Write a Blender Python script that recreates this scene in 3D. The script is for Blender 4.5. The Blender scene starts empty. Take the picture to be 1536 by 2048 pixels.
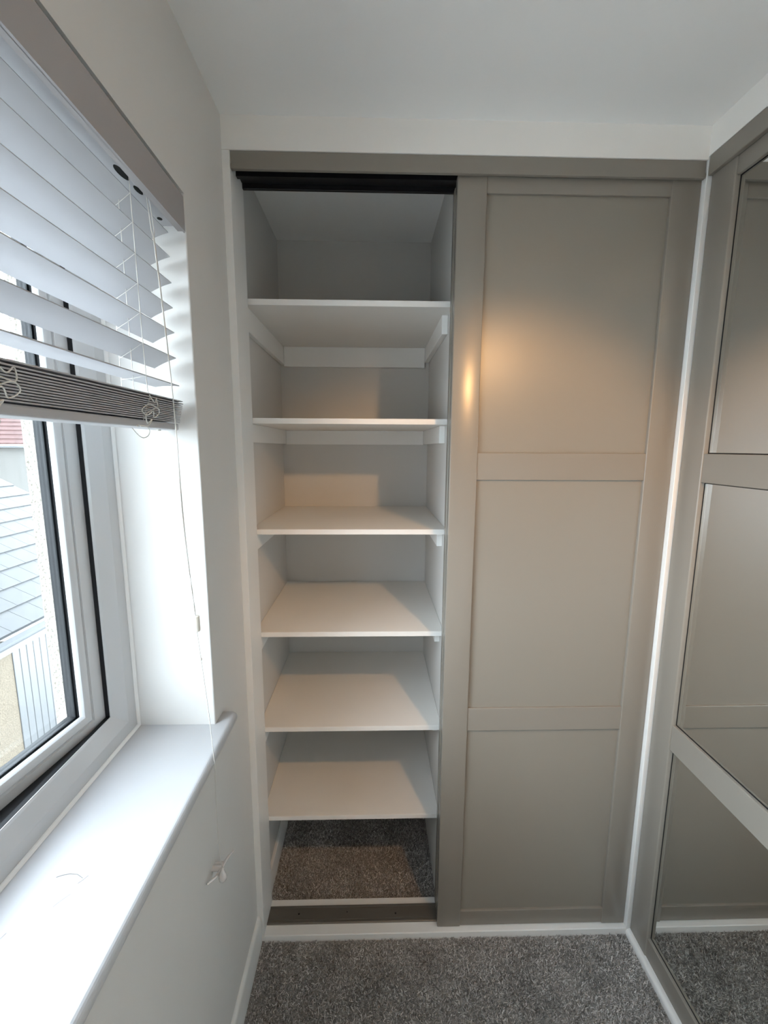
import bpy, bmesh, math, random
import numpy as np
from mathutils import Vector, Matrix

random.seed(7)
S = bpy.context.scene
COL = S.collection

# ------------------------------------------------------------------ camera
CAM = (0.3748, -1.1752, 1.6025)
YAW, PITCH, ROLL, FPX = 0.0245098, -0.150768, 0.0048186, 851.0
fwd = Vector((math.sin(YAW) * math.cos(PITCH), math.cos(YAW) * math.cos(PITCH), math.sin(PITCH)))
rgt = Vector((math.cos(YAW), -math.sin(YAW), 0))
up = rgt.cross(fwd)
c_, s_ = math.cos(ROLL), math.sin(ROLL)
rgt, up = c_ * rgt + s_ * up, -s_ * rgt + c_ * up
cam_data = bpy.data.cameras.new('camera')
cam_data.sensor_fit = 'HORIZONTAL'
cam_data.sensor_width = 36.0
cam_data.lens = 36.0 * FPX / 1536.0
cam_data.clip_start = 0.02
cam = bpy.data.objects.new('camera', cam_data)
COL.objects.link(cam)
m = Matrix((rgt, up, -fwd)).transposed().to_4x4()
m.translation = Vector(CAM)
cam.matrix_world = m
S.camera = cam

# ------------------------------------------------------------------ sky, lights, exposure
SKY_STRENGTH = 12.5
SKY_TOP = (0.28, 0.31, 0.36)
SKY_LOW = (0.89, 1.0, 1.13)
EXPOSURE = 0.95
LAMP_COLOR = (1.0, 0.55, 0.22)
LAMP_POS = Vector((0.905, -0.985, 2.055))   # front of the spotlight head
LAMP_DIR = Vector((-0.12, 0.80, -0.56)).normalized()
FILL_POS = Vector((0.93, -1.115, 2.100))      # front of an added second head, warm fill off the ceiling
FILL_DIR = Vector((0.20, 0.05, 0.98)).normalized()
# position, direction, cone, blend, watts of the spotlight and the added fill head
LAMP_HEADS = [(LAMP_POS, LAMP_DIR, math.radians(68), 0.6, 17.0), (FILL_POS, FILL_DIR, math.radians(110), 0.5, 9.0)]

world = bpy.data.worlds.new('overcast_sky')
S.world = world
world.use_nodes = True
wn, wl = world.node_tree.nodes, world.node_tree.links
wn.clear()
wo = wn.new('ShaderNodeOutputWorld')
bg = wn.new('ShaderNodeBackground')
geo = wn.new('ShaderNodeTexCoord')
sep = wn.new('ShaderNodeSeparateXYZ')
ramp = wn.new('ShaderNodeValToRGB')
ramp.color_ramp.elements[0].position = 0.5
ramp.color_ramp.elements[0].color = (*SKY_LOW, 1)
ramp.color_ramp.elements[1].position = 0.75
ramp.color_ramp.elements[1].color = (*SKY_TOP, 1)
wl.new(geo.outputs['Generated'], sep.inputs[0])
wl.new(sep.outputs['Z'], ramp.inputs[0])
# sky dimmed towards the viewer's side, added to hold back light on the reveal
mr = wn.new('ShaderNodeMapRange')
mr.inputs[1].default_value, mr.inputs[2].default_value = -1.0, -0.5
mr.inputs[3].default_value, mr.inputs[4].default_value = SKY_STRENGTH * 0.3, SKY_STRENGTH
wl.new(sep.outputs['Y'], mr.inputs[0])
wl.new(ramp.outputs[0], bg.inputs[0])
wl.new(mr.outputs[0], bg.inputs[1])
wl.new(bg.outputs[0], wo.inputs[0])

# sampling portal for the daylight in the window opening (gives no light of its own)
pd = bpy.data.lights.new('window_portal', 'AREA')
pd.shape = 'RECTANGLE'
pd.size = 1.5
pd.size_y = 1.15
pd.cycles.is_portal = True
po = bpy.data.objects.new('window_portal', pd)
po.location = (-0.33, -0.98, 1.52)
po.rotation_euler = (0, math.radians(-90), 0)
COL.objects.link(po)

S.view_settings.view_transform = 'Standard'
S.view_settings.look = 'None'
S.view_settings.exposure = EXPOSURE
S.view_settings.gamma = 1.0
S.view_settings.use_curve_mapping = False
S.cycles.max_bounces = 14
S.cycles.diffuse_bounces = 8
S.cycles.glossy_bounces = 6
S.cycles.transparent_max_bounces = 16
S.cycles.sample_clamp_indirect = 6.0
S.cycles.use_denoising = True


# ------------------------------------------------------------------ materials
def mat(name, color, rough=0.6, spec=0.5, metal=0.0, bump=None, noise=None, aniso=0.0):
    """bump=(scale, strength, distance) ; noise=(scale, amount) mottles the colour"""
    M = bpy.data.materials.new(name)
    M.use_nodes = True
    n, l = M.node_tree.nodes, M.node_tree.links
    b = n['Principled BSDF']
    b.inputs['Base Color'].default_value = (*color, 1)
    b.inputs['Roughness'].default_value = rough
    b.inputs['Specular IOR Level'].default_value = spec
    b.inputs['Metallic'].default_value = metal
    if aniso:
        b.inputs['Anisotropic'].default_value = aniso
    tc = n.new('ShaderNodeTexCoord')
    if noise:
        t = n.new('ShaderNodeTexNoise')
        t.inputs['Scale'].default_value = noise[0]
        t.inputs['Detail'].default_value = 4
        l.new(tc.outputs['Object'], t.inputs['Vector'])
        r = n.new('ShaderNodeMapRange')
        r.inputs[1].default_value, r.inputs[2].default_value = 0.3, 0.7
        r.inputs[3].default_value, r.inputs[4].default_value = 1 - noise[1], 1 + noise[1]
        l.new(t.outputs['Fac'], r.inputs[0])
        mx = n.new('ShaderNodeVectorMath')
        mx.operation = 'SCALE'
        mx.inputs[0].default_value = color
        l.new(r.outputs[0], mx.inputs['Scale'])
        l.new(mx.outputs[0], b.inputs['Base Color'])
    if bump:
        t = n.new('ShaderNodeTexNoise')
        t.inputs['Scale'].default_value = bump[0]
        t.inputs['Detail'].default_value = 3
        l.new(tc.outputs['Object'], t.inputs['Vector'])
        bp = n.new('ShaderNodeBump')
        bp.inputs['Strength'].default_value = bump[1]
        bp.inputs['Distance'].default_value = bump[2]
        l.new(t.outputs['Fac'], bp.inputs['Height'])
        l.new(bp.outputs[0], b.inputs['Normal'])
    return M


def glass_mat(name):
    M = bpy.data.materials.new(name)
    M.use_nodes = True
    n, l = M.node_tree.nodes, M.node_tree.links
    n.clear()
    o = n.new('ShaderNodeOutputMaterial')
    mix = n.new('ShaderNodeMixShader')
    tr = n.new('ShaderNodeBsdfTransparent')
    tr.inputs[0].default_value = (0.93, 0.95, 0.94, 1)
    gl = n.new('ShaderNodeBsdfGlossy')
    gl.inputs['Roughness'].default_value = 0.0
    lw = n.new('ShaderNodeLayerWeight')       # Schlick reflectance, same from both sides
    lw.inputs[0].default_value = 0.5
    pw = n.new('ShaderNodeMath')
    pw.operation = 'POWER'
    pw.inputs[1].default_value = 5.0
    l.new(lw.outputs['Facing'], pw.inputs[0])
    ma = n.new('ShaderNodeMath')
    ma.operation = 'MULTIPLY_ADD'
    ma.inputs[1].default_value = 0.96
    ma.inputs[2].default_value = 0.04
    l.new(pw.outputs[0], ma.inputs[0])
    l.new(ma.outputs[0], mix.inputs[0])
    l.new(tr.outputs[0], mix.inputs[1])
    l.new(gl.outputs[0], mix.inputs[2])
    l.new(mix.outputs[0], o.inputs[0])
    return M


def emit_mat(name, color, strength):
    M = bpy.data.materials.new(name)
    M.use_nodes = True
    b = M.node_tree.nodes['Principled BSDF']
    b.inputs['Base Color'].default_value = (*color, 1)
    b.inputs['Emission Color'].default_value = (*color, 1)
    b.inputs['Emission Strength'].default_value = strength
    return M


def carpet_mat(name, dark, mid, light, rough=0.95):
    M = bpy.data.materials.new(name)
    M.use_nodes = True
    n, l = M.node_tree.nodes, M.node_tree.links
    b = n['Principled BSDF']
    b.inputs['Roughness'].default_value = rough
    b.inputs['Specular IOR Level'].default_value = 0.15
    g = n.new('ShaderNodeNewGeometry')
    r = n.new('ShaderNodeValToRGB')
    e = r.color_ramp.elements
    e[0].position, e[0].color = 0.0, (*dark, 1)
    e[1].position, e[1].color = 1.0, (*light, 1)
    k = e.new(0.5)
    k.color = (*mid, 1)
    tc = n.new('ShaderNodeTexCoord')
    t = n.new('ShaderNodeTexNoise')
    t.inputs['Scale'].default_value = 9.0
    t.inputs['Detail'].default_value = 3
    l.new(tc.outputs['Object'], t.inputs['Vector'])
    mm = n.new('ShaderNodeMath')
    mm.operation = 'MULTIPLY_ADD'
    mm.inputs[1].default_value = 0.9
    mm.inputs[2].default_value = -0.42
    l.new(t.outputs['Fac'], mm.inputs[0])
    ad = n.new('ShaderNodeMath')
    ad.operation = 'ADD'
    l.new(g.outputs['Random Per Island'], ad.inputs[0])
    l.new(mm.outputs[0], ad.inputs[1])
    l.new(ad.outputs[0], r.inputs[0])
    l.new(r.outputs[0], b.inputs['Base Color'])
    return M


def harl_mat(name, base, dark, scale, bump=0.6):
    """pebble-dash: coarse speckled render"""
    M = bpy.data.materials.new(name)
    M.use_nodes = True
    n, l = M.node_tree.nodes, M.node_tree.links
    b = n['Principled BSDF']
    b.inputs['Roughness'].default_value = 0.9
    tc = n.new('ShaderNodeTexCoord')
    v = n.new('ShaderNodeTexVoronoi')
    v.inputs['Scale'].default_value = scale
    l.new(tc.outputs['Object'], v.inputs['Vector'])
    t = n.new('ShaderNodeTexNoise')
    t.inputs['Scale'].default_value = scale * 1.7
    l.new(tc.outputs['Object'], t.inputs['Vector'])
    r = n.new('ShaderNodeValToRGB')
    r.color_ramp.elements[0].position = 0.36
    r.color_ramp.elements[0].color = (*dark, 1)
    r.color_ramp.elements[1].position = 0.52
    r.color_ramp.elements[1].color = (*base, 1)
    l.new(t.outputs['Fac'], r.inputs[0])
    l.new(r.outputs[0], b.inputs['Base Color'])
    bp = n.new('ShaderNodeBump')
    bp.inputs['Strength'].default_value = bump
    bp.inputs['Distance'].default_value = 0.006
    l.new(v.outputs['Distance'], bp.inputs['Height'])
    l.new(bp.outputs[0], b.inputs['Normal'])
    return M


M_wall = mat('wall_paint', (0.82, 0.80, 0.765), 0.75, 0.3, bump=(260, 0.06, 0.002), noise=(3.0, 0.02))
M_wall_shaded = mat('wall_paint_shaded', (0.64, 0.625, 0.60), 0.75, 0.3, bump=(260, 0.06, 0.002), noise=(3.0, 0.02))  # same wall paint, darkened: the window wall's shade is put into its colour
M_ceil = mat('ceiling_paint', (0.84, 0.835, 0.82), 0.85, 0.2, bump=(220, 0.05, 0.002))
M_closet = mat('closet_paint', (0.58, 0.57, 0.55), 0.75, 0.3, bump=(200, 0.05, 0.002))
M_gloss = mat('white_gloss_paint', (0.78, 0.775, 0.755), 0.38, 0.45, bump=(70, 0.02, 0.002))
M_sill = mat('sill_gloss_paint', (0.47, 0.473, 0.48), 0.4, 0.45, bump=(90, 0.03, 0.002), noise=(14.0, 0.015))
M_shelf = mat('shelf_white', (0.76, 0.745, 0.715), 0.5, 0.4, noise=(8.0, 0.01))
M_taupe = mat('taupe_door_foil', (0.236, 0.213, 0.181), 0.27, 0.5)
M_taupe_panel = mat('taupe_panel_foil', (0.236, 0.213, 0.181), 0.36, 0.5)
M_mirror = mat('mirror_silver', (0.76, 0.775, 0.76), 0.0, 0.5, metal=1.0)
M_black = mat('black_track', (0.008, 0.008, 0.010), 0.35, 0.5)
M_gasket = mat('black_rubber', (0.006, 0.006, 0.007), 0.6, 0.3)
M_rail = mat('bronze_aluminium', (0.16, 0.145, 0.125), 0.4, 0.5, metal=0.35)
M_upvc = mat('white_upvc', (0.52, 0.525, 0.53), 0.25, 0.5)
M_spacer = mat('grey_spacer', (0.0045, 0.0055, 0.0068), 0.55, 0.12)
M_outer = mat('dark_outer_gasket', (0.0018, 0.0022, 0.0022), 0.8, 0.05)
M_glass = glass_mat('window_glass')
M_slat = mat('white_slat', (0.45, 0.448, 0.46), 0.42, 0.4)
M_valance = mat('valance_white', (0.36, 0.34, 0.335), 0.5, 0.4)
M_cord = mat('white_cord', (0.66, 0.64, 0.60), 0.8, 0.2)
M_plastic = mat('cream_plastic', (0.78, 0.74, 0.66), 0.35, 0.5)
M_clear = mat('clear_plastic', (0.72, 0.68, 0.66), 0.12, 0.6)
M_dark = mat('dark_hole', (0.015, 0.016, 0.015), 0.8, 0.2)
M_carpet = carpet_mat('carpet_fibre', (0.20, 0.187, 0.176), (0.44, 0.415, 0.392), (0.78, 0.75, 0.72))
M_carpet_base = mat('carpet_backing', (0.34, 0.32, 0.30), 0.95, 0.1, noise=(300, 0.35))
M_harl = harl_mat('cream_harling', (0.30, 0.285, 0.255), (0.20, 0.175, 0.14), 170)
M_pebble = harl_mat('tan_pebbledash', (0.078, 0.062, 0.042), (0.036, 0.027, 0.017), 62)
M_cream = mat('cream_render', (0.10, 0.096, 0.089), 0.9, 0.2, noise=(1.5, 0.06))
M_slate = mat('pale_grey_slate', (0.030, 0.0305, 0.031), 0.55, 0.4, noise=(6.0, 0.10))
M_slate_dark = mat('slate_underlay', (0.035, 0.037, 0.040), 0.9, 0.2)
M_red = mat('red_tile', (0.08, 0.044, 0.040), 0.8, 0.2, noise=(5, 0.12))
M_red_dark = mat('red_tile_shadow_gap', (0.10, 0.035, 0.03), 0.9, 0.2)
M_gutter = mat('dark_gutter', (0.030, 0.033, 0.036), 0.4, 0.5)
M_pvcout = mat('white_cladding', (0.052, 0.053, 0.054), 0.4, 0.4)
M_ground = mat('gravel_ground', (0.48, 0.47, 0.45), 0.95, 0.1, noise=(20, 0.2))
M_scuff = mat('scuff_grey', (0.30, 0.29, 0.28), 0.9, 0.1)


# ------------------------------------------------------------------ mesh helpers
class MB:
    def __init__(self):
        self.bm = bmesh.new()

    def box(self, x0, x1, y0, y1, z0, z1, bevel=0.0, seg=2, keep=None):
        """keep(edge_midpoint, direction) -> True for edges to bevel"""
        r = bmesh.ops.create_cube(self.bm, size=1.0)
        vs = r['verts']
        for v in vs:
            v.co = Vector((x0 + (v.co.x + .5) * (x1 - x0), y0 + (v.co.y + .5) * (y1 - y0), z0 + (v.co.z + .5) * (z1 - z0)))
        if bevel:
            es = {e for v in vs for e in v.link_edges}
            if keep:
                es = {e for e in es if keep((e.verts[0].co + e.verts[1].co) / 2)}
            bmesh.ops.bevel(self.bm, geom=list(es), offset=bevel, segments=seg, affect='EDGES', profile=0.5)
        return self

    def prism(self, pts, axis, a, b):
        """extrude closed 2D outline along axis; pts are the two other coordinates in xyz order"""
        def mk(p, t):
            return {'x': (t, p[0], p[1]), 'y': (p[0], t, p[1]), 'z': (p[0], p[1], t)}[axis]
        va = [self.bm.verts.new(mk(p, a)) for p in pts]
        vb = [self.bm.verts.new(mk(p, b)) for p in pts]
        n = len(pts)
        for i in range(n):
            self.bm.faces.new((va[i], va[(i + 1) % n], vb[(i + 1) % n], vb[i]))
        self.bm.faces.new(va[::-1])
        self.bm.faces.new(vb)
        return self

    def tube(self, path, r, seg=8, cap=True, scale=None):
        P = [Vector(p) for p in path]
        rings = []
        t0 = (P[1] - P[0]).normalized()
        nrm = t0.orthogonal().normalized()
        for i, p in enumerate(P):
            t = (P[min(i + 1, len(P) - 1)] - P[max(i - 1, 0)]).normalized()
            nrm = (nrm - t * nrm.dot(t))
            nrm = nrm.normalized() if nrm.length > 1e-9 else t.orthogonal().normalized()
            bn = t.cross(nrm)
            rr = r if scale is None else r * scale[i]
            rings.append([self.bm.verts.new(p + (nrm * math.cos(2 * math.pi * k / seg) + bn * math.sin(2 * math.pi * k / seg)) * rr) for k in range(seg)])
        for a, b in zip(rings, rings[1:]):
            for k in range(seg):
                self.bm.faces.new((a[k], a[(k + 1) % seg], b[(k + 1) % seg], b[k]))
        if cap:
            self.bm.faces.new(rings[0][::-1])
            self.bm.faces.new(rings[-1])
        return self

    def lathe(self, prof, origin, axis=(0, 0, 1), seg=24):
        """prof: (radius, height) along axis from origin"""
        ax = Vector(axis).normalized()
        u = ax.orthogonal().normalized()
        w = ax.cross(u)
        o = Vector(origin)
        rings = []
        for r, h in prof:
            if r < 1e-6:
                rings.append([self.bm.verts.new(o + ax * h)])
            else:
                rings.append([self.bm.verts.new(o + ax * h + (u * math.cos(2 * math.pi * k / seg) + w * math.sin(2 * math.pi * k / seg)) * r) for k in range(seg)])
        for a, b in zip(rings, rings[1:]):
            for k in range(seg):
                if len(a) == 1 and len(b) == 1:
                    continue
                if len(a) == 1:
                    self.bm.faces.new((a[0], b[(k + 1) % seg], b[k]))
                elif len(b) == 1:
                    self.bm.faces.new((a[k], a[(k + 1) % seg], b[0]))
                else:
                    self.bm.faces.new((a[k], a[(k + 1) % seg], b[(k + 1) % seg], b[k]))
        for ring, rev in ((rings[0], True), (rings[-1], False)):
            if len(ring) > 1:
                self.bm.faces.new(ring[::-1] if rev else ring)
        return self

    def frame(self, prof, a0, a1, z0, z1, fn):
        """mitred frame: closed profile of (inset, offset) swept round the rectangle a0..a1 / z0..z1; fn(a, off, z)->xyz"""
        loops = []
        for d, off in prof:
            loops.append([self.bm.verts.new(fn(a, off, z)) for a, z in
                          ((a0 + d, z0 + d), (a1 - d, z0 + d), (a1 - d, z1 - d), (a0 + d, z1 - d))])
        n = len(prof)
        for i in range(n):
            A, B = loops[i], loops[(i + 1) % n]
            for k in range(4):
                self.bm.faces.new((A[k], A[(k + 1) % 4], B[(k + 1) % 4], B[k]))
        return self


def place(name, mb, material, parent=None, smooth=False, autosmooth=None):
    """link one mesh; mb holds world coordinates"""
    bm = mb.bm
    bmesh.ops.recalc_face_normals(bm, faces=bm.faces)
    xs = [v.co for v in bm.verts]
    if parent is None:
        org = Vector(((min(v.x for v in xs) + max(v.x for v in xs)) / 2, (min(v.y for v in xs) + max(v.y for v in xs)) / 2, min(v.z for v in xs)))
        shift = org
    else:
        org = Vector((0, 0, 0))
        shift = Vector((0, 0, 0))
        p = parent
        while p:
            shift = shift + p.location
            p = p.parent
    for v in bm.verts:
        v.co -= shift
    me = bpy.data.meshes.new(name)
    bm.to_mesh(me)
    bm.free()
    for M in (material if isinstance(material, (list, tuple)) else [material]):
        me.materials.append(M)
    if smooth or autosmooth:
        for f in me.polygons:
            f.use_smooth = True
    o = bpy.data.objects.new(name, me)
    COL.objects.link(o)
    o.location = org
    if parent:
        o.parent = parent
    if autosmooth:
        me.set_sharp_from_angle(angle=math.radians(autosmooth))
    return o


def tag(o, label=None, cat=None, group=None, kind=None):
    if label:
        o['label'] = label
    if cat:
        o['category'] = cat
    if group:
        o['group'] = group
    if kind:
        o['kind'] = kind
    return o


def thing(name, loc, label, cat, group=None, kind=None):
    o = bpy.data.objects.new(name, None)
    o.empty_display_size = 0.05
    o.location = loc
    COL.objects.link(o)
    return tag(o, label, cat, group, kind)


def struct(name, mb, material, label, cat, **k):
    return tag(place(name, mb, material, **k), label, cat, None, 'structure')


# ------------------------------------------------------------------ dimensions (metres)
H = 2.40            # ceiling
W = 1.2187          # right wall face
YR = -2.15          # wall behind the camera
YB = 0.635          # back of the closet
RY0, RY1 = -1.74, -0.243   # window reveal
SZ, RT = 0.951, 2.0955       # sill top, reveal top
XF = -0.18          # inner face of window frame
TT = 2.324          # top of door track
TB = 2.281          # bottom of door track

# ------------------------------------------------------------------ setting
b = MB()
b.box(-0.05, 1.40, YR, 0.75, -0.06, -0.004)
struct('floor', b, M_carpet_base, 'grey brown carpet backing under the pile of room and closet', 'floor')
b = MB()
b.box(-0.32, 1.45, YR - 0.1, 0.80, H, H + 0.1)
struct('ceiling', b, M_ceil, 'plain white painted ceiling above the wardrobe', 'ceiling')

# left wall, inner leaf, with window opening
b = MB()
b.box(-0.24, 0, YR, 0, 0, SZ - 0.024)
b.box(-0.24, 0, YR, RY0, SZ - 0.024, RT)
r_ = 0.0025
b.prism([(-0.24, 0), (-0.24, RY1), (-r_, RY1), (-r_ * .3, RY1 + r_ * .3), (0, RY1 + r_), (0, 0)], 'z', SZ - 0.024, RT)
b.box(-0.24, 0, YR, 0, RT, H)
struct('wall_left', b, M_wall_shaded, 'white painted wall with the window recess', 'wall')
b = MB()
b.box(-0.315, -0.273, YR, RY0 + 0.06, -2.6, 2.8)
b.box(-0.315, -0.273, RY1 - 0.067, 0.8, -2.6, 2.8)
b.box(-0.315, -0.273, RY0 + 0.06, RY1 - 0.067, -2.6, SZ - 0.01)
b.box(-0.315, -0.273, RY0 + 0.06, RY1 - 0.067, 2.06, 2.8)
struct('wall_exterior', b, M_harl, 'cream harled outer face of the house wall outside the glass', 'wall')

b = MB()
b.box(-0.05, W, 0, 0.10, TT, H)
struct('wall_bulkhead', b, M_wall, 'white strip of wall above the wardrobe track', 'wall')
b = MB()
b.box(-0.1, -0.004, 0.0, YB + 0.08, 0, H)
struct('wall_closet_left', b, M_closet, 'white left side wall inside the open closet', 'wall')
b = MB()
b.box(-0.1, 1.40, YB, YB + 0.1, 0, H)
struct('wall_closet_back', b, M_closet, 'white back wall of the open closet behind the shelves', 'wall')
b = MB()
b.box(0.60, 0.655, 0.113, YB, 0, H)
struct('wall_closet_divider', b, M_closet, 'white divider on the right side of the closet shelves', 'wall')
b = MB()
b.box(W, 1.40, 0.0, YB + 0.02, 0, H, 0.001, 1)
struct('wall_corner_post', b, M_gloss, 'narrow white corner post between the two wardrobes', 'wall')
b = MB()
b.box(W, 1.40, YR, 0.0, 2.331, H)
struct('wall_right_bulkhead', b, M_wall, 'white strip of wall above the mirrored wardrobe', 'wall')
b = MB()
b.box(W, 1.40, YR, -1.262, 0, 2.331)
struct('wall_right', b, M_wall, 'white wall beyond the mirrored wardrobe', 'wall')
b = MB()
b.box(1.36, 1.45, -1.262, 0.0, 0, 2.331)
struct('wall_right_recess', b, M_closet, 'white back of the mirrored wardrobe recess', 'wall')
b = MB()
b.box(-0.32, 1.45, YR - 0.1, YR, -0.06, H)
struct('wall_rear', b, M_wall, 'white wall behind the viewer', 'wall')

# jamb lining, thresholds, baseboards
b = MB()
b.box(-0.003, 0.019, 0.0005, 0.110, 0, TT, 0.0012, 2)
struct('trim_1', b, M_gloss, 'white painted jamb lining on the left of the closet opening', 'trim')
b = MB()
b.box(0.019, W - 0.001, 0.0, 0.112, -0.004, 0.021, 0.0025, 3, keep=lambda c: c.y < 0.001 and c.z > 0.01)
struct('trim_2', b, M_gloss, 'white painted threshold board under the wardrobe track', 'trim')
b = MB()
b.prism([(1.300, -0.004), (1.2175, -0.004), (1.2165, 0.010), (1.2195, 0.0185), (1.2260, 0.0215), (1.300, 0.0215)], 'y', -1.26, -0.001)
struct('trim_3', b, M_gloss, 'white rounded threshold board under the mirrored wardrobe', 'trim', autosmooth=50)


def skirting(x0, sgn, ya, yb):
    s = sgn
    P = [(0, -0.004), (0.0115, -0.004), (0.0115, 0.070), (0.0105, 0.080), (0.0108, 0.086), (0.0095, 0.093), (0.006, 0.098), (0.002, 0.0995), (0, 0.0995)]
    q = MB()
    q.prism([(x0 + s * p[0], p[1]) for p in P], 'y', ya, yb)
    return q


struct('baseboard_left', skirting(0.0, 1, YR, -0.0005), M_gloss, 'white moulded skirting along the foot of the window wall', 'baseboard', autosmooth=40)
b = MB()
b.box(-0.004, 0.007, 0.111, YB, -0.004, 0.088, 0.003, 2, keep=lambda c: c.z > 0.05 and c.x > 0)
struct('baseboard_closet', b, M_gloss, 'white skirting at the foot of the closet left wall', 'baseboard')


# carpet pile
def pile(name, x0, x1, y0, y1, n, label, hgt=(0.005, 0.010), wid=0.0015, seed=1, zb=-0.005):
    g = np.random.default_rng(seed)
    P = np.stack([g.uniform(x0, x1, n), g.uniform(y0, y1, n)], 1)
    ang = g.uniform(0, 2 * np.pi, n)
    w = np.stack([np.cos(ang), np.sin(ang)], 1) * wid * g.uniform(.6, 1.3, (n, 1))
    lean = g.normal(0, 0.0042, (n, 2)) + np.array([0.0004, -0.0018])
    h = g.uniform(*hgt, n)
    V = np.zeros((n, 4, 3))
    V[:, 0, :2] = P - w
    V[:, 1, :2] = P + w
    V[:, 2, :2] = P + w * .55 + lean
    V[:, 3, :2] = P - w * .55 + lean
    V[:, :2, 2] = zb
    V[:, 2:, 2] = (zb + h)[:, None]
    V[:, :, 0] = np.clip(V[:, :, 0], x0 - .0005, x1 + .0005)
    V[:, :, 1] = np.clip(V[:, :, 1], y0 - .001, y1 + .0012)
    me = bpy.data.meshes.new(name)
    me.from_pydata(V.reshape(-1, 3).tolist(), [], np.arange(4 * n).reshape(n, 4).tolist())
    me.materials.append(M_carpet)
    o = bpy.data.objects.new(name, me)
    COL.objects.link(o)
    return tag(o, label, 'carpet', None, 'stuff')


pile('carpet_pile', 0.0125, W - 0.003, -0.62, -0.001, 95000, 'grey brown carpet pile in front of the wardrobe threshold', seed=3)
pile('carpet_pile', -0.003, 0.60, 0.113, YB - 0.001, 42000, 'dark grey brown carpet pile on the closet floor under the lowest shelf', seed=5)


# ------------------------------------------------------------------ window
win = thing('window_1', (-0.21, (RY0 + RY1) / 2, SZ), 'white plastic window with its casement opened slightly outwards', 'window', kind='structure')
fx = lambda a, off, z: (off, a, z)
b = MB()
b.frame([(0.0, -0.252), (0.0, XF), (0.004, XF), (0.030, XF - 0.0035), (0.060, XF - 0.018), (0.064, XF - 0.021), (0.064, XF - 0.030), (0.055, XF - 0.034), (0.055, -0.252)],
        RY0, RY1, SZ, RT, fx)
place('window_frame', b, M_upvc, win)
b = MB()
b.frame([(0.0005, XF + 0.0002), (0.0005, XF + 0.006), (0.005, XF + 0.0025), (0.006, XF + 0.0002)], RY0, RY1, SZ, RT, fx)
place('sealant_bead', b, M_gloss, win)

TH = math.radians(6.4)
PX, PY = -0.212, -0.305


def sf(a, off, z):
    """sash coordinates: a from the hinge towards the viewer, off towards the room"""
    return (PX - math.sin(TH) * a + math.cos(TH) * off, PY - math.cos(TH) * a - math.sin(TH) * off, z)


b = MB()
b.frame([(0.0630, XF - 0.0220), (0.0648, XF - 0.0228), (0.0648, XF - 0.0310), (0.0580, XF - 0.0360), (0.0575, XF - 0.070), (0.0540, XF - 0.070), (0.0540, XF - 0.0330), (0.0630, XF - 0.0290)], RY0, RY1, SZ, RT, fx)
place('weather_seal', b, M_gasket, win)
YM = -1.02          # mullion between the opening casement and the fixed light
b = MB()
b.box(-0.252, XF - 0.018, YM - 0.035, YM + 0.035, SZ + 0.06, RT - 0.06, 0.004, 2)
place('mullion', b, M_upvc, win)


def sf_fixed(a, off, z):
    return (XF - 0.030 + off, YM - 0.025 - a, z)


SZ0, SZ1 = 0.991, 2.055
for SA0, SA1, sfn in ((-0.0055, 0.672, sf), (0.0, 0.680, sf_fixed)):
    b = MB()
    b.frame([(0.0, -0.058), (0.0, -0.001), (0.0015, 0.0), (0.036, 0.0), (0.0375, -0.0035), (0.040, -0.0035), (0.040, -0.058)], SA0, SA1, SZ0, SZ1, sfn)
    sash = place('casement', b, M_upvc, win)
    b = MB()
    b.frame([(0.0395, -0.030), (0.0395, -0.002), (0.0425, -0.0005), (0.048, -0.0012), (0.0545, -0.0045), (0.0575, -0.0095), (0.058, -0.014), (0.0495, -0.022), (0.0495, -0.030)], SA0, SA1, SZ0, SZ1, sfn)
    place('glazing_bead', b, M_upvc, sash, autosmooth=25)
    b = MB()
    b.frame([(0.044, -0.0256), (0.044, -0.0185), (0.0500, -0.0205), (0.0512, -0.0256)], SA0, SA1, SZ0, SZ1, sfn)
    place('rubber_gasket', b, M_gasket, sash)
    b = MB()
    b.frame([(0.044, -0.0440), (0.044, -0.0262), (0.0548, -0.0262), (0.0552, -0.0285), (0.0548, -0.0330), (0.0552, -0.0375), (0.0548, -0.0440)], SA0, SA1, SZ0, SZ1, sfn)
    place('spacer_bar', b, M_spacer, sash)
    b = MB()
    b.frame([(0.041, -0.0575), (0.041, -0.0465), (0.0517, -0.0465), (0.0420, -0.0575)], SA0, SA1, SZ0, SZ1, sfn)
    place('outer_gasket', b, M_outer, sash)
    for off in (-0.0258, -0.0455):
        b = MB()
        d = 0.0445
        vs = [b.bm.verts.new(sfn(a, off, z)) for a, z in ((SA0 + d, SZ0 + d), (SA1 - d, SZ0 + d), (SA1 - d, SZ1 - d), (SA0 + d, SZ1 - d))]
        b.bm.faces.new(vs)
        place('glass_pane', b, M_glass, sash)

b = MB()
nose = [(0.0, SZ - 0.024), (0.0, SZ)] + [(0.0255 + 0.012 * math.sin(t * math.pi / 12), SZ - 0.012 + 0.012 * math.cos(t * math.pi / 12)) for t in range(0, 13)]
rings = []
for yy, k in ((RY0 - 0.05, 0.55), (RY0 - 0.046, 0.85), (RY0 - 0.040, 1.0), (RY1 + 0.043, 1.0), (RY1 + 0.049, 0.85), (RY1 + 0.053, 0.55)):
    rings.append([b.bm.verts.new((p[0] if p[0] < 0.001 else 0.0375 * (k - 1) * 0.35 + p[0], yy, SZ - 0.012 + (p[1] - SZ + 0.012) * (0.6 + 0.4 * k if k < 1 else 1.0))) for p in nose])
for A, B in zip(rings, rings[1:]):
    for i in range(len(nose)):
        j = (i + 1) % len(nose)
        b.bm.faces.new((A[i], A[j], B[j], B[i]))
b.bm.faces.new(rings[0])
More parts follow.
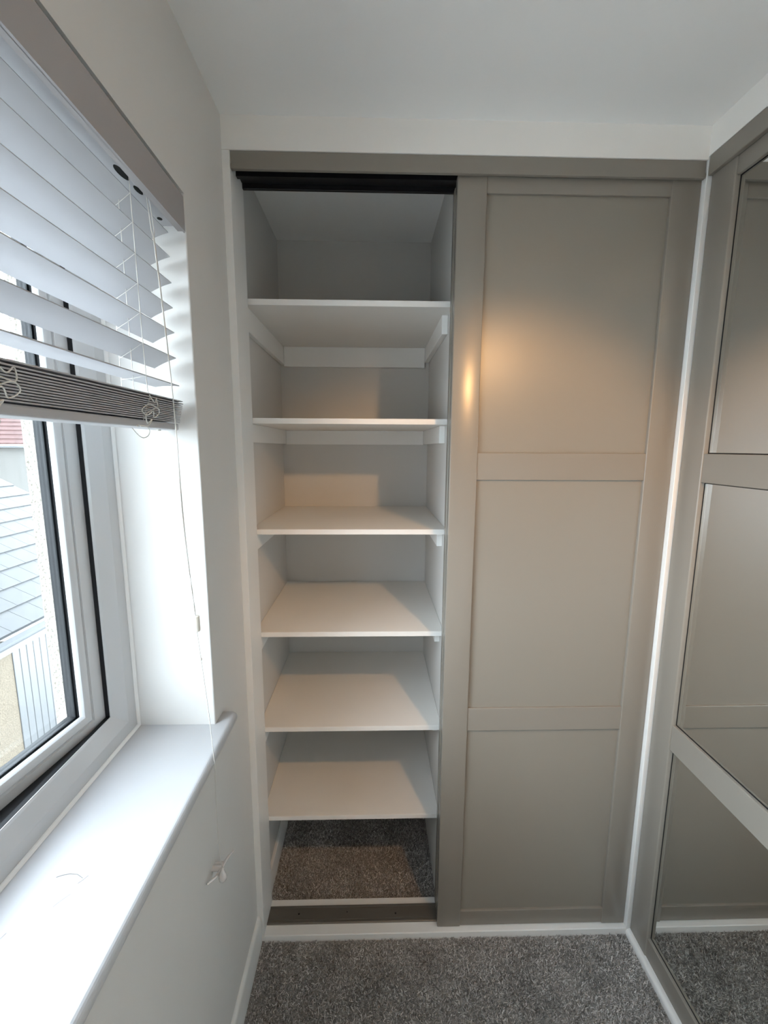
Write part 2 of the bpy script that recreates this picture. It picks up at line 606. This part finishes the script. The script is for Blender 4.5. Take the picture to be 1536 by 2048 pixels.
b.bm.faces.new(rings[-1][::-1])
b.box(-0.19, 0.0, RY0, RY1, SZ - 0.024, SZ)
bmesh.ops.remove_doubles(b.bm, verts=b.bm.verts, dist=1e-6)
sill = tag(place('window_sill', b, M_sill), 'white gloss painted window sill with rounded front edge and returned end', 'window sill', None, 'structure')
b = MB()
b.tube([(-0.109, -0.605, SZ + 0.0002), (-0.102, -0.602, SZ + 0.0002), (-0.092, -0.6, SZ + 0.0002), (-0.080, -0.601, SZ + 0.0002), (-0.068, -0.607, SZ + 0.0002)], 0.0005, 5)
b.tube([(-0.062, -0.603, SZ), (-0.066, -0.610, SZ), (-0.070, -0.615, SZ)], 0.0004, 5)
b.tube([(-0.070, -0.63, SZ), (-0.078, -0.64, SZ), (-0.083, -0.648, SZ)], 0.0003, 5)
b.tube([(-0.130, -0.70, SZ), (-0.124, -0.69, SZ), (-0.121, -0.68, SZ)], 0.0003, 5)
tag(place('scuff_mark', b, M_scuff, sill), 'thin grey curved scuff')

# ------------------------------------------------------------------ venetian blind
YE = -0.262
YL = -1.722
blind = thing('venetian_blind', (-0.03, -0.98, 1.63), 'white slatted venetian blind half raised in the window recess', 'blind')
b = MB()
pr = []
vz0, vz1, vy = 2.0175, 2.0870, -0.2545
# valance board: bevelled moulding round top and ends
b.box(-0.008, 0.0015, RY0 + 0.008, vy - 0.008, vz0, vz1 - 0.008)
b.bm.verts.ensure_lookup_table()
out = [(vy, vz0), (vy, vz1 - 0.016)]
for k in range(1, 6):
    t = k / 5 * math.pi / 2
    out.append((vy - 0.016 + 0.016 * math.cos(t), vz1 - 0.016 + 0.016 * math.sin(t)))
out += [(RY0 + 0.004, vz1), (RY0 + 0.004, vz0)]
inn = []
for (y, z) in out:
    yi = min(max(y, RY0 + 0.004 + 0.006), vy - 0.006) if y > -0.6 else y
    inn.append((yi if y > -0.6 else y, min(z, vz1 - 0.007)))
va = [b.bm.verts.new((0.0008, y, z)) for y, z in out]
vb = [b.bm.verts.new((0.0055, y, z)) for y, z in inn]
for i in range(len(out)):
    j = (i + 1) % len(out)
    b.bm.faces.new((va[i], va[j], vb[j], vb[i]))
b.bm.faces.new(vb)
b.bm.faces.new(va[::-1])
place('valance', b, M_valance, blind)
b = MB()
b.box(-0.062, -0.013, RY0 + 0.001, -0.2440, 2.035, RT - 0.0005)
hr = place('head_rail', b, M_slat, blind)
for (cx, cy, la, wa) in ((-0.029, -0.411, 0.020, 0.0065), (-0.028, -0.364, 0.013, 0.0045), (-0.037, -0.272, 0.0055, 0.0045), (-0.029, -0.718, 0.020, 0.0065), (-0.029, -1.03, 0.020, 0.0065)):
    b = MB()
    b.prism([(cx + wa * math.cos(t * math.pi / 8), cy + la * math.sin(t * math.pi / 8)) for t in range(16)], 'z', 2.0344, 2.0360)
    place('cord_hole', b, M_dark, hr)


def slat_mesh(curve=0.0016):
    q = MB()
    n = 8
    top, bot = [], []
    for i in range(n + 1):
        u = -0.0245 + 0.049 * i / n
        z = curve * (1 - (2 * i / n - 1) ** 2)
        top.append((u, z + 0.0010))
        bot.append((u, z - 0.0010))
    q.prism(top + bot[::-1], 'y', 0, YE - YL)
    return q


first = None
slats = [(2.006, 23.0), (1.962, 23.0), (1.914, 23.0), (1.867, 23.5), (1.8195, 24.0), (1.770, 24.0), (1.7245, 2.0)]
stack = []
for k in range(13):
    stack.append((1.6900 - 0.00325 * k, [9, 5, 3][k] if k < 3 else 1.5))
for i, (z, tilt) in enumerate(slats + stack):
    if first is None:
        first = place('slat', slat_mesh(), M_slat, None, autosmooth=30)
        first.location = (0, 0, 0)
        # re-centre the mesh on its own middle line
        me = first.data
        zz = min(v.co.z for v in me.vertices)
        for v in me.vertices:
            v.co.z -= zz + 0.0010
        o = first
    else:
        o = first.copy()
        COL.objects.link(o)
    o.parent = blind
    xc = -0.0495 if i < len(slats) else -0.0435 - 0.0009 * (i - len(slats)) * 0.9
    o.location = Vector((xc + random.uniform(-.0006, .0006), (YE + YL) / 2 + random.uniform(-.001, .001), z)) - blind.location
    o.rotation_euler = (0, -math.radians(tilt), 0)
b = MB()
b.box(-0.080, -0.031, YL, YE, 1.6355, 1.6490, 0.003, 2)
br = place('bottom_rail', b, M_slat, blind)
b = MB()
b.lathe([(0.0045, 0), (0.0045, 0.002), (0.003, 0.003), (0, 0.003)], (-0.055, -0.30, 1.6355), (0, 0, -1), 12)
place('rail_button', b, M_plastic, br)

for yl in (-0.398, -0.704, -1.03, -1.37):
    b = MB()
    b.tube([(-0.0225, yl - .004, 2.034), (-0.0235, yl, 1.9), (-0.0230, yl, 1.8), (-0.0240, yl + .006, 1.70), (-0.0200, yl + .006, 1.690), (-0.0285, yl, 1.66), (-0.035, yl, 1.638)], 0.00075, 6)
    b.tube([(-0.0745, yl + .02, 2.034), (-0.0752, yl + .018, 1.9), (-0.0745, yl + .018, 1.70), (-0.070, yl + .01, 1.692)], 0.00065, 6)
    for z, t in slats:
        dz = 0.0245 * math.sin(math.radians(t)) + 0.002
        b.tube([(-0.0232, yl, z + dz - .004), (-0.0495, yl + .009, z - .004), (-0.0748, yl + .018, z - dz - .002)], 0.0005, 5)
    place('ladder_cord', b, M_cord, blind)
    b = MB()
    b.tube([(-0.049, yl + .009, 2.034), (-0.049, yl + .009, 1.69)], 0.0007, 6)
    place('lift_cord', b, M_cord, blind)


def smooth_path(pts, n=6):
    P = [Vector(p) for p in pts]
    res = []
    for i in range(len(P) - 1):
        p0, p1, p2, p3 = P[max(i - 1, 0)], P[i], P[i + 1], P[min(i + 2, len(P) - 1)]
        for k in range(n):
            t = k / n
            res.append(0.5 * ((2 * p1) + (-p0 + p2) * t + (2 * p0 - 5 * p1 + 4 * p2 - p3) * t * t + (-p0 + 3 * p1 - 3 * p2 + p3) * t ** 3))
    res.append(P[-1])
    return res


coil = [(-.408, 1.69), (-.398, 1.678), (-.378, 1.687), (-.383, 1.671), (-.417, 1.674), (-.429, 1.663), (-.42, 1.655), (-.405, 1.663), (-.39, 1.653), (-.378, 1.662), (-.391, 1.67),
        (-.413, 1.659), (-.425, 1.652), (-.415, 1.642), (-.397, 1.65), (-.406, 1.639), (-.421, 1.637), (-.434, 1.638), (-.442, 1.635)]
for dy, s in ((0.0, 1), (-0.306, 1), (-0.632, 1), (-0.972, 1)):
    b = MB()
    b.tube(smooth_path([(-.0135 + .004 * math.sin(i * 2.1) - (.006 if z < 1.645 else 0), y + dy, z) for i, (y, z) in enumerate(coil)]), 0.0009, 6)
    b.tube(smooth_path([(-.0225, y + dy, z) for y, z in ((-.427, 1.6365), (-.407, 1.636), (-.398, 1.629), (-.406, 1.62), (-.423, 1.617), (-.44, 1.623), (-.453, 1.632))]), 0.0008, 6)
    place('tangled_cord', b, M_cord, blind)

pull = smooth_path([(-.014, -.363, 2.034), (-.006, -.361, 1.918), (.008, -.366, 1.686), (.018, -.380, 1.457), (.025, -.371, 1.273)], 14)
b = MB()
for ph in (0, math.pi):
    pts = []
    for i, p in enumerate(pull):
        z = p.z
        spread = 0.0042 if z > 1.97 else (0.0012 if z > 1.36 else 0.0011)
        a = ph + (2.034 - z) * (7.0 if z > 1.36 else 7.0) + max(0, 1.36 - z) * 75
        pts.append(p + Vector((0.4 * spread * math.cos(a), spread * math.sin(a), 0)))
    b.tube(pts, 0.0009, 6)
pc = place('pull_cord', b, M_cord, blind)
b = MB()
b.lathe([(0.0035, 0), (0.0062, 0.001), (0.0066, 0.003), (0.0066, 0.029), (0.0058, 0.032), (0.003, 0.033)], (0.0257, -0.371, 1.274), (0.02, 0, -1), 20)
place('cord_connector', b, M_plastic, pc, autosmooth=40)
b = MB()
b.tube(smooth_path([(.0257, -.371, 1.243), (.029, -.368, 1.181), (.036, -.363, 1.055), (.0395, -.361, 0.962), (.0400, -.359, 0.945), (.0395, -.357, 0.917), (.036, -.354, 0.828), (.032, -.341, 0.697), (.0285, -.317, 0.632)], 8), 0.0008, 6)
b.lathe([(0, -0.003), (0.002, -0.002), (0.0023, 0), (0.002, 0.002), (0, 0.003)], (.029, -.368, 1.181), (0, 0, 1), 10)
place('single_cord', b, M_cord, pc, smooth=True)
b = MB()
b.lathe([(0.0012, 0), (0.003, 0.0015), (0.0034, 0.005), (0.0048, 0.009), (0.0078, 0.018), (0.0088, 0.025), (0.0078, 0.031), (0.0045, 0.0350), (0, 0.036)], (.0320, -.333, 0.657), (0.0, 0.0, -1), 20)
b.tube([(.0285, -.317, 0.632), (.031, -.325, 0.645), (.0320, -.333, 0.657)], 0.0009, 6)
tag(place('tassel', b, M_clear, pc, smooth=True), 'clear acorn shaped tassel')

# cord cleat on the wall below the sill
b = MB()
A = [Vector(p) for p in ((.0055, -.356, .641), (.0165, -.342, .640), (.0195, -.325, .633), (.0205, -.305, .627), (.0215, -.285, .622), (.0245, -.265, .616), (.0290, -.249, .611))]
b.tube(smooth_path(A, 4), 0.0040, 8, scale=[0.55 + 0.45 * math.sin(math.pi * i / (4 * 6)) for i in range(25)])
b.tube([(0.0, -.309, .629), (.008, -.309, .629), (.020, -.308, .628)], 0.0065, 10)
b.tube([(0.0, -.295, .624), (.008, -.295, .624), (.020, -.296, .625)], 0.0055, 10)
tag(place('cord_cleat', b, M_clear, None, autosmooth=50), 'small clear plastic cord cleat screwed to the wall below the sill', 'cord cleat')

# ------------------------------------------------------------------ closet shelves
shelf_info = [
    (2.0165, (0.068, 0.077, 0.055), 'topmost white closet shelf, below the dark open space'),
    (1.6865, (0.055, 0.057, 0.054), 'second white closet shelf from the top, at eye level'),
    (1.3525, (0.052, None, 0.054), 'third white closet shelf from the top, just below eye level'),
    (1.0195, (0.052, None, 0.054), 'fourth white closet shelf from the top, level with the window sill'),
    (0.6880, (0.052, None, 0.054), 'fifth white closet shelf from the top, second from the bottom'),
    (0.3550, (None, None, None), 'lowest white closet shelf, above the dark carpet'),
]
for z, (hl, hb, hr_), lab in shelf_info:
    t = thing('closet_shelf', (0.298, 0.373, z - 0.0165), lab, 'shelf', 'white shelves in the open closet')
    b = MB()
    b.box(-0.0035, 0.5995, 0.113, YB - 0.0005, z - 0.0165, z, 0.0008, 1)
    place('board', b, M_shelf, t)
    zb = z - 0.0166
    if hl:
        b = MB()
        b.box(-0.0038, 0.0125, 0.125, YB - 0.001, zb - hl, zb, 0.0012, 1)
        place('side_batten', b, M_gloss, t)
    if hr_:
        b = MB()
        b.box(0.5815, 0.5998, 0.186, YB - 0.001, zb - hr_, zb, 0.0012, 1)
        place('side_batten', b, M_gloss, t)
    if hb:
        b = MB()
        b.box(0.013, 0.581, YB - 0.016, YB - 0.0008, zb - hb, zb, 0.0012, 1)
        place('back_batten', b, M_gloss, t)

# ------------------------------------------------------------------ wardrobe track and sliding doors
t = thing('door_top_track', (0.61, 0.05, TB), 'taupe and black top track across the wardrobe opening', 'door track')
b = MB()
b.prism([(0.0015, TB + 0.001), (0.0005, TB + 0.002), (0.0005, TB + 0.0125), (0.003, TB + 0.0140), (0.003, TT - 0.0005), (0.010, TT - 0.0005), (0.010, TB + 0.001)], 'x', 0.0205, W - 0.003)
place('fascia', b, M_taupe, t)
b = MB()
b.box(0.0195, W - 0.003, 0.0105, 0.058, 2.310, TT - 0.0005)
b.box(0.0195, W - 0.003, 0.0450, 0.058, 2.2905, 2.310)
b.box(0.0195, W - 0.003, 0.0105, 0.013, 2.2880, 2.310)
place('front_channel', b, M_black, t)
b = MB()
b.box(0.0195, W - 0.003, 0.0585, 0.108, 2.312, TT - 0.0005)
b.box(0.0195, W - 0.003, 0.0585, 0.0605, 2.2925, 2.312)
b.box(0.0195, W - 0.003, 0.0985, 0.1075, 2.2900, 2.312, 0.001, 1)
b.box(0.0195, W - 0.003, 0.0625, 0.0970, 2.303, 2.312)
place('rear_channel', b, M_black, t)

t = thing('door_bottom_track', (0.61, 0.06, 0.021), 'bronze metal bottom track with screws on the white threshold', 'door track')
b = MB()
b.prism([(0.0320, 0.0212), (0.0325, 0.0245), (0.0345, 0.0255), (0.0400, 0.0255), (0.0410, 0.0225), (0.0440, 0.0225), (0.0450, 0.0240), (0.0770, 0.0240),
         (0.0780, 0.0225), (0.0830, 0.0225), (0.0840, 0.0255), (0.0880, 0.0255), (0.0890, 0.0212)], 'x', 0.0195, W - 0.002)
place('rail', b, M_rail, t)
for x, y in ((0.121, 0.0625), (0.285, 0.066), (0.451, 0.0585)):
    b = MB()
    b.lathe([(0.0030 if y < 0.065 else 0.0018, 0), (0.0030 if y < 0.065 else 0.0018, 0.0006), (0.0012, 0.0008), (0, 0.0005)], (x, y, 0.0240), (0, 0, 1), 14)
    place('screw', b, M_dark, t)


def sliding_door(name, label, x0, x1, yf, depth):
    """framed door facing -y; yf is the front of the stiles"""
    z0, z1 = 0.0225 if yf < 0.03 else 0.0265, 2.288
    t = thing(name, ((x0 + x1) / 2, yf + depth / 2, z0), label, 'sliding door')
    sw = 0.0762
    for xa in (x0, x1 - sw):
        q = MB()
        q.box(xa, xa + sw, yf, yf + depth, z0, z1, 0.0022, 3)
        place('stile', q, M_taupe, t, autosmooth=40)
    for za, zb in ((z0 + 0.001, 0.0790), (0.7365, 0.8120), (1.5125, 1.5885), (2.2475, z1 - 0.001)):
        q = MB()
        q.box(x0 + sw, x1 - sw, yf + 0.0030, yf + depth - 0.002, za, zb, 0.0015, 2, keep=lambda c: c.y < yf + 0.01 and abs(c.x - (x0 + x1) / 2) < 0.1)
        place('rail', q, M_taupe, t)
    for za, zb in ((0.0785, 0.7370), (0.8115, 1.5130), (1.5880, 2.2480)):
        q = MB()
        q.box(x0 + sw - 0.003, x1 - sw + 0.003, yf + 0.0105, yf + 0.0165, za, zb)
        place('panel', q, M_taupe_panel, t)
    return t


sliding_door('sliding_door', 'taupe three panel sliding door covering the right half of the wardrobe', 0.5875, W - 0.0005, 0.0145, 0.028)
sliding_door('sliding_door', 'taupe sliding door parked behind the front door, only its edge showing', 0.5905, W - 0.0015, 0.0700, 0.030)


# ------------------------------------------------------------------ mirrored wardrobe on the right
t = thing('mirror_top_track', (1.235, -0.63, 2.285), 'taupe top track of the mirrored wardrobe on the right', 'door track')
b = MB()
b.box(W - 0.0005, 1.232, -1.26, -0.004, 2.2845, 2.3305, 0.002, 2)
place('fascia', b, M_taupe, t)
b = MB()
b.box(1.2325, 1.30, -1.26, -0.002, 2.290, 2.3305)
place('channel', b, M_black, t)


def mirror_door(label, ya, yb, xf):
    """mirrored sliding door facing -x; xf is the front of the stiles"""
    z0, z1 = 0.0225, 2.2875
    t = thing('mirror_door', (xf + 0.015, (ya + yb) / 2, z0), label, 'mirrored sliding door')
    sw = 0.0785
    for y1 in (yb, ya + sw):
        q = MB()
        q.box(xf, xf + 0.030, y1 - sw, y1, z0, z1, 0.0035, 3)
        place('stile', q, M_taupe, t, autosmooth=40)
    rails = ((z0 + 0.0005, 0.0890), (0.7400, 0.8185), (1.5150, 1.5900), (2.2440, z1 - 0.001))
    for za, zb in rails:
        q = MB()
        q.box(xf + 0.0035, xf + 0.027, ya + sw, yb - sw, za, zb, 0.0016, 2, keep=lambda c: c.x < xf + 0.01 and abs(c.y - (ya + yb) / 2) < 0.1)
        place('rail', q, M_taupe, t)
    for za, zb in ((0.089, 0.740), (0.8185, 1.515), (1.590, 2.244)):
        q = MB()
        q.box(xf + 0.0135, xf + 0.018, ya + sw - 0.002, yb - sw + 0.002, za - 0.002, zb + 0.002)
        pane = place('mirror_pane', q, M_mirror, t)
        q = MB()
        y0_, y1_ = ya + sw - 0.0005, yb - sw + 0.0005
        g = 0.0026
        for (p0, p1, r0, r1) in ((y0_, y0_ + g, za, zb), (y1_ - g, y1_, za, zb), (y0_, y1_, za, za + g), (y0_, y1_, zb - g, zb)):
            q.box(xf + 0.0128, xf + 0.0136, p0, p1, r0, r1)
        place('gasket', q, M_gasket, pane)
    return t


mirror_door('mirrored sliding door with taupe frame beside the corner post on the right', -0.652, -0.0025, 1.2290)
mirror_door('second mirrored sliding door further from the corner, set behind the first', -1.259, -0.600, 1.2720)

# ------------------------------------------------------------------ ceiling spotlight
LB = Vector((0.92, -1.09, H))
lamp = thing('ceiling_spotlight', LB, 'white ceiling spotlight near the mirrored wardrobe, with an added second fill head', 'spotlight')
b = MB()
b.lathe([(0.052, 0), (0.055, 0.004), (0.055, 0.018), (0.048, 0.025), (0, 0.025)], LB, (0, 0, -1), 28)
place('ceiling_plate', b, M_plastic, lamp, autosmooth=40)
b = MB()
b.tube([LB - Vector((0, 0, 0.024)), (LB.x, LB.y, 2.05)], 0.006, 12)
place('stem', b, M_plastic, lamp, smooth=True)
for pos, dirn, cone, blend, watts in LAMP_HEADS:
    tail = pos - dirn * 0.097
    b = MB()
    b.tube([(LB.x, LB.y, 2.06), tail + dirn * 0.03], 0.004, 10)
    place('arm', b, M_plastic, lamp, smooth=True)
    b = MB()
    b.lathe([(0, 0), (0.018, 0.0), (0.024, 0.012), (0.030, 0.060), (0.031, 0.084), (0.0275, 0.084), (0.0265, 0.074), (0.0, 0.072)], tail, dirn, 28)
    head = place('lamp_head', b, M_plastic, lamp, autosmooth=40)
    b = MB()
    b.lathe([(0.0255, 0.0745), (0.020, 0.0775), (0, 0.079)], tail, dirn, 24)
    place('bulb', b, emit_mat('warm_bulb', LAMP_COLOR, 12.0), head, smooth=True)
    ld = bpy.data.lights.new('spotlight_beam', 'SPOT')
    ld.energy = watts
    ld.color = LAMP_COLOR
    ld.spot_size = cone
    ld.spot_blend = blend
    ld.shadow_soft_size = 0.022
    lo = bpy.data.objects.new('spotlight_beam', ld)
    lo.location = pos
    lo.rotation_euler = dirn.to_track_quat('-Z', 'Y').to_euler()
    COL.objects.link(lo)

# ------------------------------------------------------------------ outside the window
b = MB()
b.box(-40, -0.315, -30, 40, -2.75, -2.6)
struct('ground', b, M_ground, 'garden ground far below the window', 'ground')

AR = math.radians(29.5)
XE, ZE = -3.40, -0.331
ext = thing('neighbour_extension', (-5.2, 3.6, -2.6), 'neighbouring single storey extension with pale slate roof below the window', 'building')
YV = 6.08
b = MB()
b.box(-7.6, XE - 0.16, 1.3, 3.261, -2.6, ZE - 0.16)
place('wall', b, M_pebble, ext)
b = MB()
for k in range(30):
    ya = 3.262 + k * 0.0945
    b.box(XE - 0.20, XE - 0.150, ya, ya + 0.0895, -2.6, ZE - 0.19, 0.004, 1)
b.box(XE - 0.22, XE - 0.160, 3.262, YV - 0.1, -2.6, ZE - 0.19)
tag(place('cladding', b, M_pvcout, ext), 'white vertical board cladding')
b = MB()
b.box(XE - 0.02, XE + 0.0, 1.2, YV, ZE - 0.205, ZE - 0.115)
b.box(XE - 0.20, XE - 0.02, 1.2, YV, ZE - 0.205, ZE - 0.190)
place('fascia_board', b, M_pvcout, ext)
b = MB()
gp = []
for k in range(9):
    a = math.pi + math.pi * k / 8
    gp.append((XE + 0.055 + 0.055 * math.cos(a), ZE - 0.045 + 0.062 * math.sin(a)))
gp = gp + [(x, z) for x, z in ((XE + 0.106, ZE - 0.045), (XE + 0.055, ZE - 0.085), (XE + 0.006, ZE - 0.045))]
b.prism(gp, 'y', 1.2, YV)
place('gutter', b, M_gutter, ext)
ca, sa = math.cos(AR), math.sin(AR)


def rp(s, n, y):
    return (XE - s * ca + n * sa, y, ZE + s * sa + n * ca)


b = MB()
vs = [b.bm.verts.new(rp(s, n, y)) for s, n, y in ((0, -0.03, 1.2), (3.7, -0.03, 1.2), (3.7, -0.03, YV), (0, -0.03, YV), (0, -0.012, 1.2), (3.7, -0.012, 1.2), (3.7, -0.012, YV), (0, -0.012, YV))]
for f in ((0, 1, 2, 3), (7, 6, 5, 4), (0, 4, 5, 1), (1, 5, 6, 2), (2, 6, 7, 3), (3, 7, 4, 0)):
    b.bm.faces.new([vs[i] for i in f])
place('roof_underlay', b, M_slate_dark, ext)
b = MB()
G, SW = 0.2865, 0.262
for k in range(13):
    s0 = k * G
    off = 3.38 + (0.131 if k % 2 else 0)
    j0 = int((1.6 - off) / SW)
    y = off + j0 * SW
    while y < YV:
        ya, yb = y + 0.0022, min(y + SW - 0.0022, YV)
        if yb - ya > 0.02:
            q = [b.bm.verts.new(rp(s, n, yy)) for s, n, yy in ((s0, -0.004, ya), (s0 + G, -0.011, ya), (s0 + G, -0.011, yb), (s0, -0.004, yb), (s0, 0.014, ya), (s0 + G + 0.01, 0.001, ya), (s0 + G + 0.01, 0.001, yb), (s0, 0.014, yb))]
            for f in ((0, 1, 2, 3), (7, 6, 5, 4), (0, 4, 5, 1), (1, 5, 6, 2), (2, 6, 7, 3), (3, 7, 4, 0)):
                b.bm.faces.new([q[i] for i in f])
        y += SW
tag(place('roof_slates', b, M_slate, ext), 'pale grey slates in staggered courses')

house = thing('red_roofed_house', (-10.5, 12.0, -2.6), 'cream rendered house with a red tiled roof beyond the extension', 'building')
b = MB()
b.box(-17, -5.5, 10.15, 16, -2.6, 1.56)
place('wall', b, M_cream, house)
b = MB()
b.box(-17.2, -5.3, 9.98, 10.10, 1.545, 1.600, 0.01, 2)
place('gutter', b, M_pvcout, house)
b = MB()
n = 24
for k in range(n):
    y0, z0 = 10.02 + k * 0.16, 1.625 + k * 0.115
    b.prism([(y0, z0 + 0.005), (y0 + 0.30, z0 + 0.17), (y0 + 0.30, z0 + 0.215), (y0 - 0.012, z0 + 0.048)], 'x', -17.3, -5.2)
place('roof', b, M_red, house)
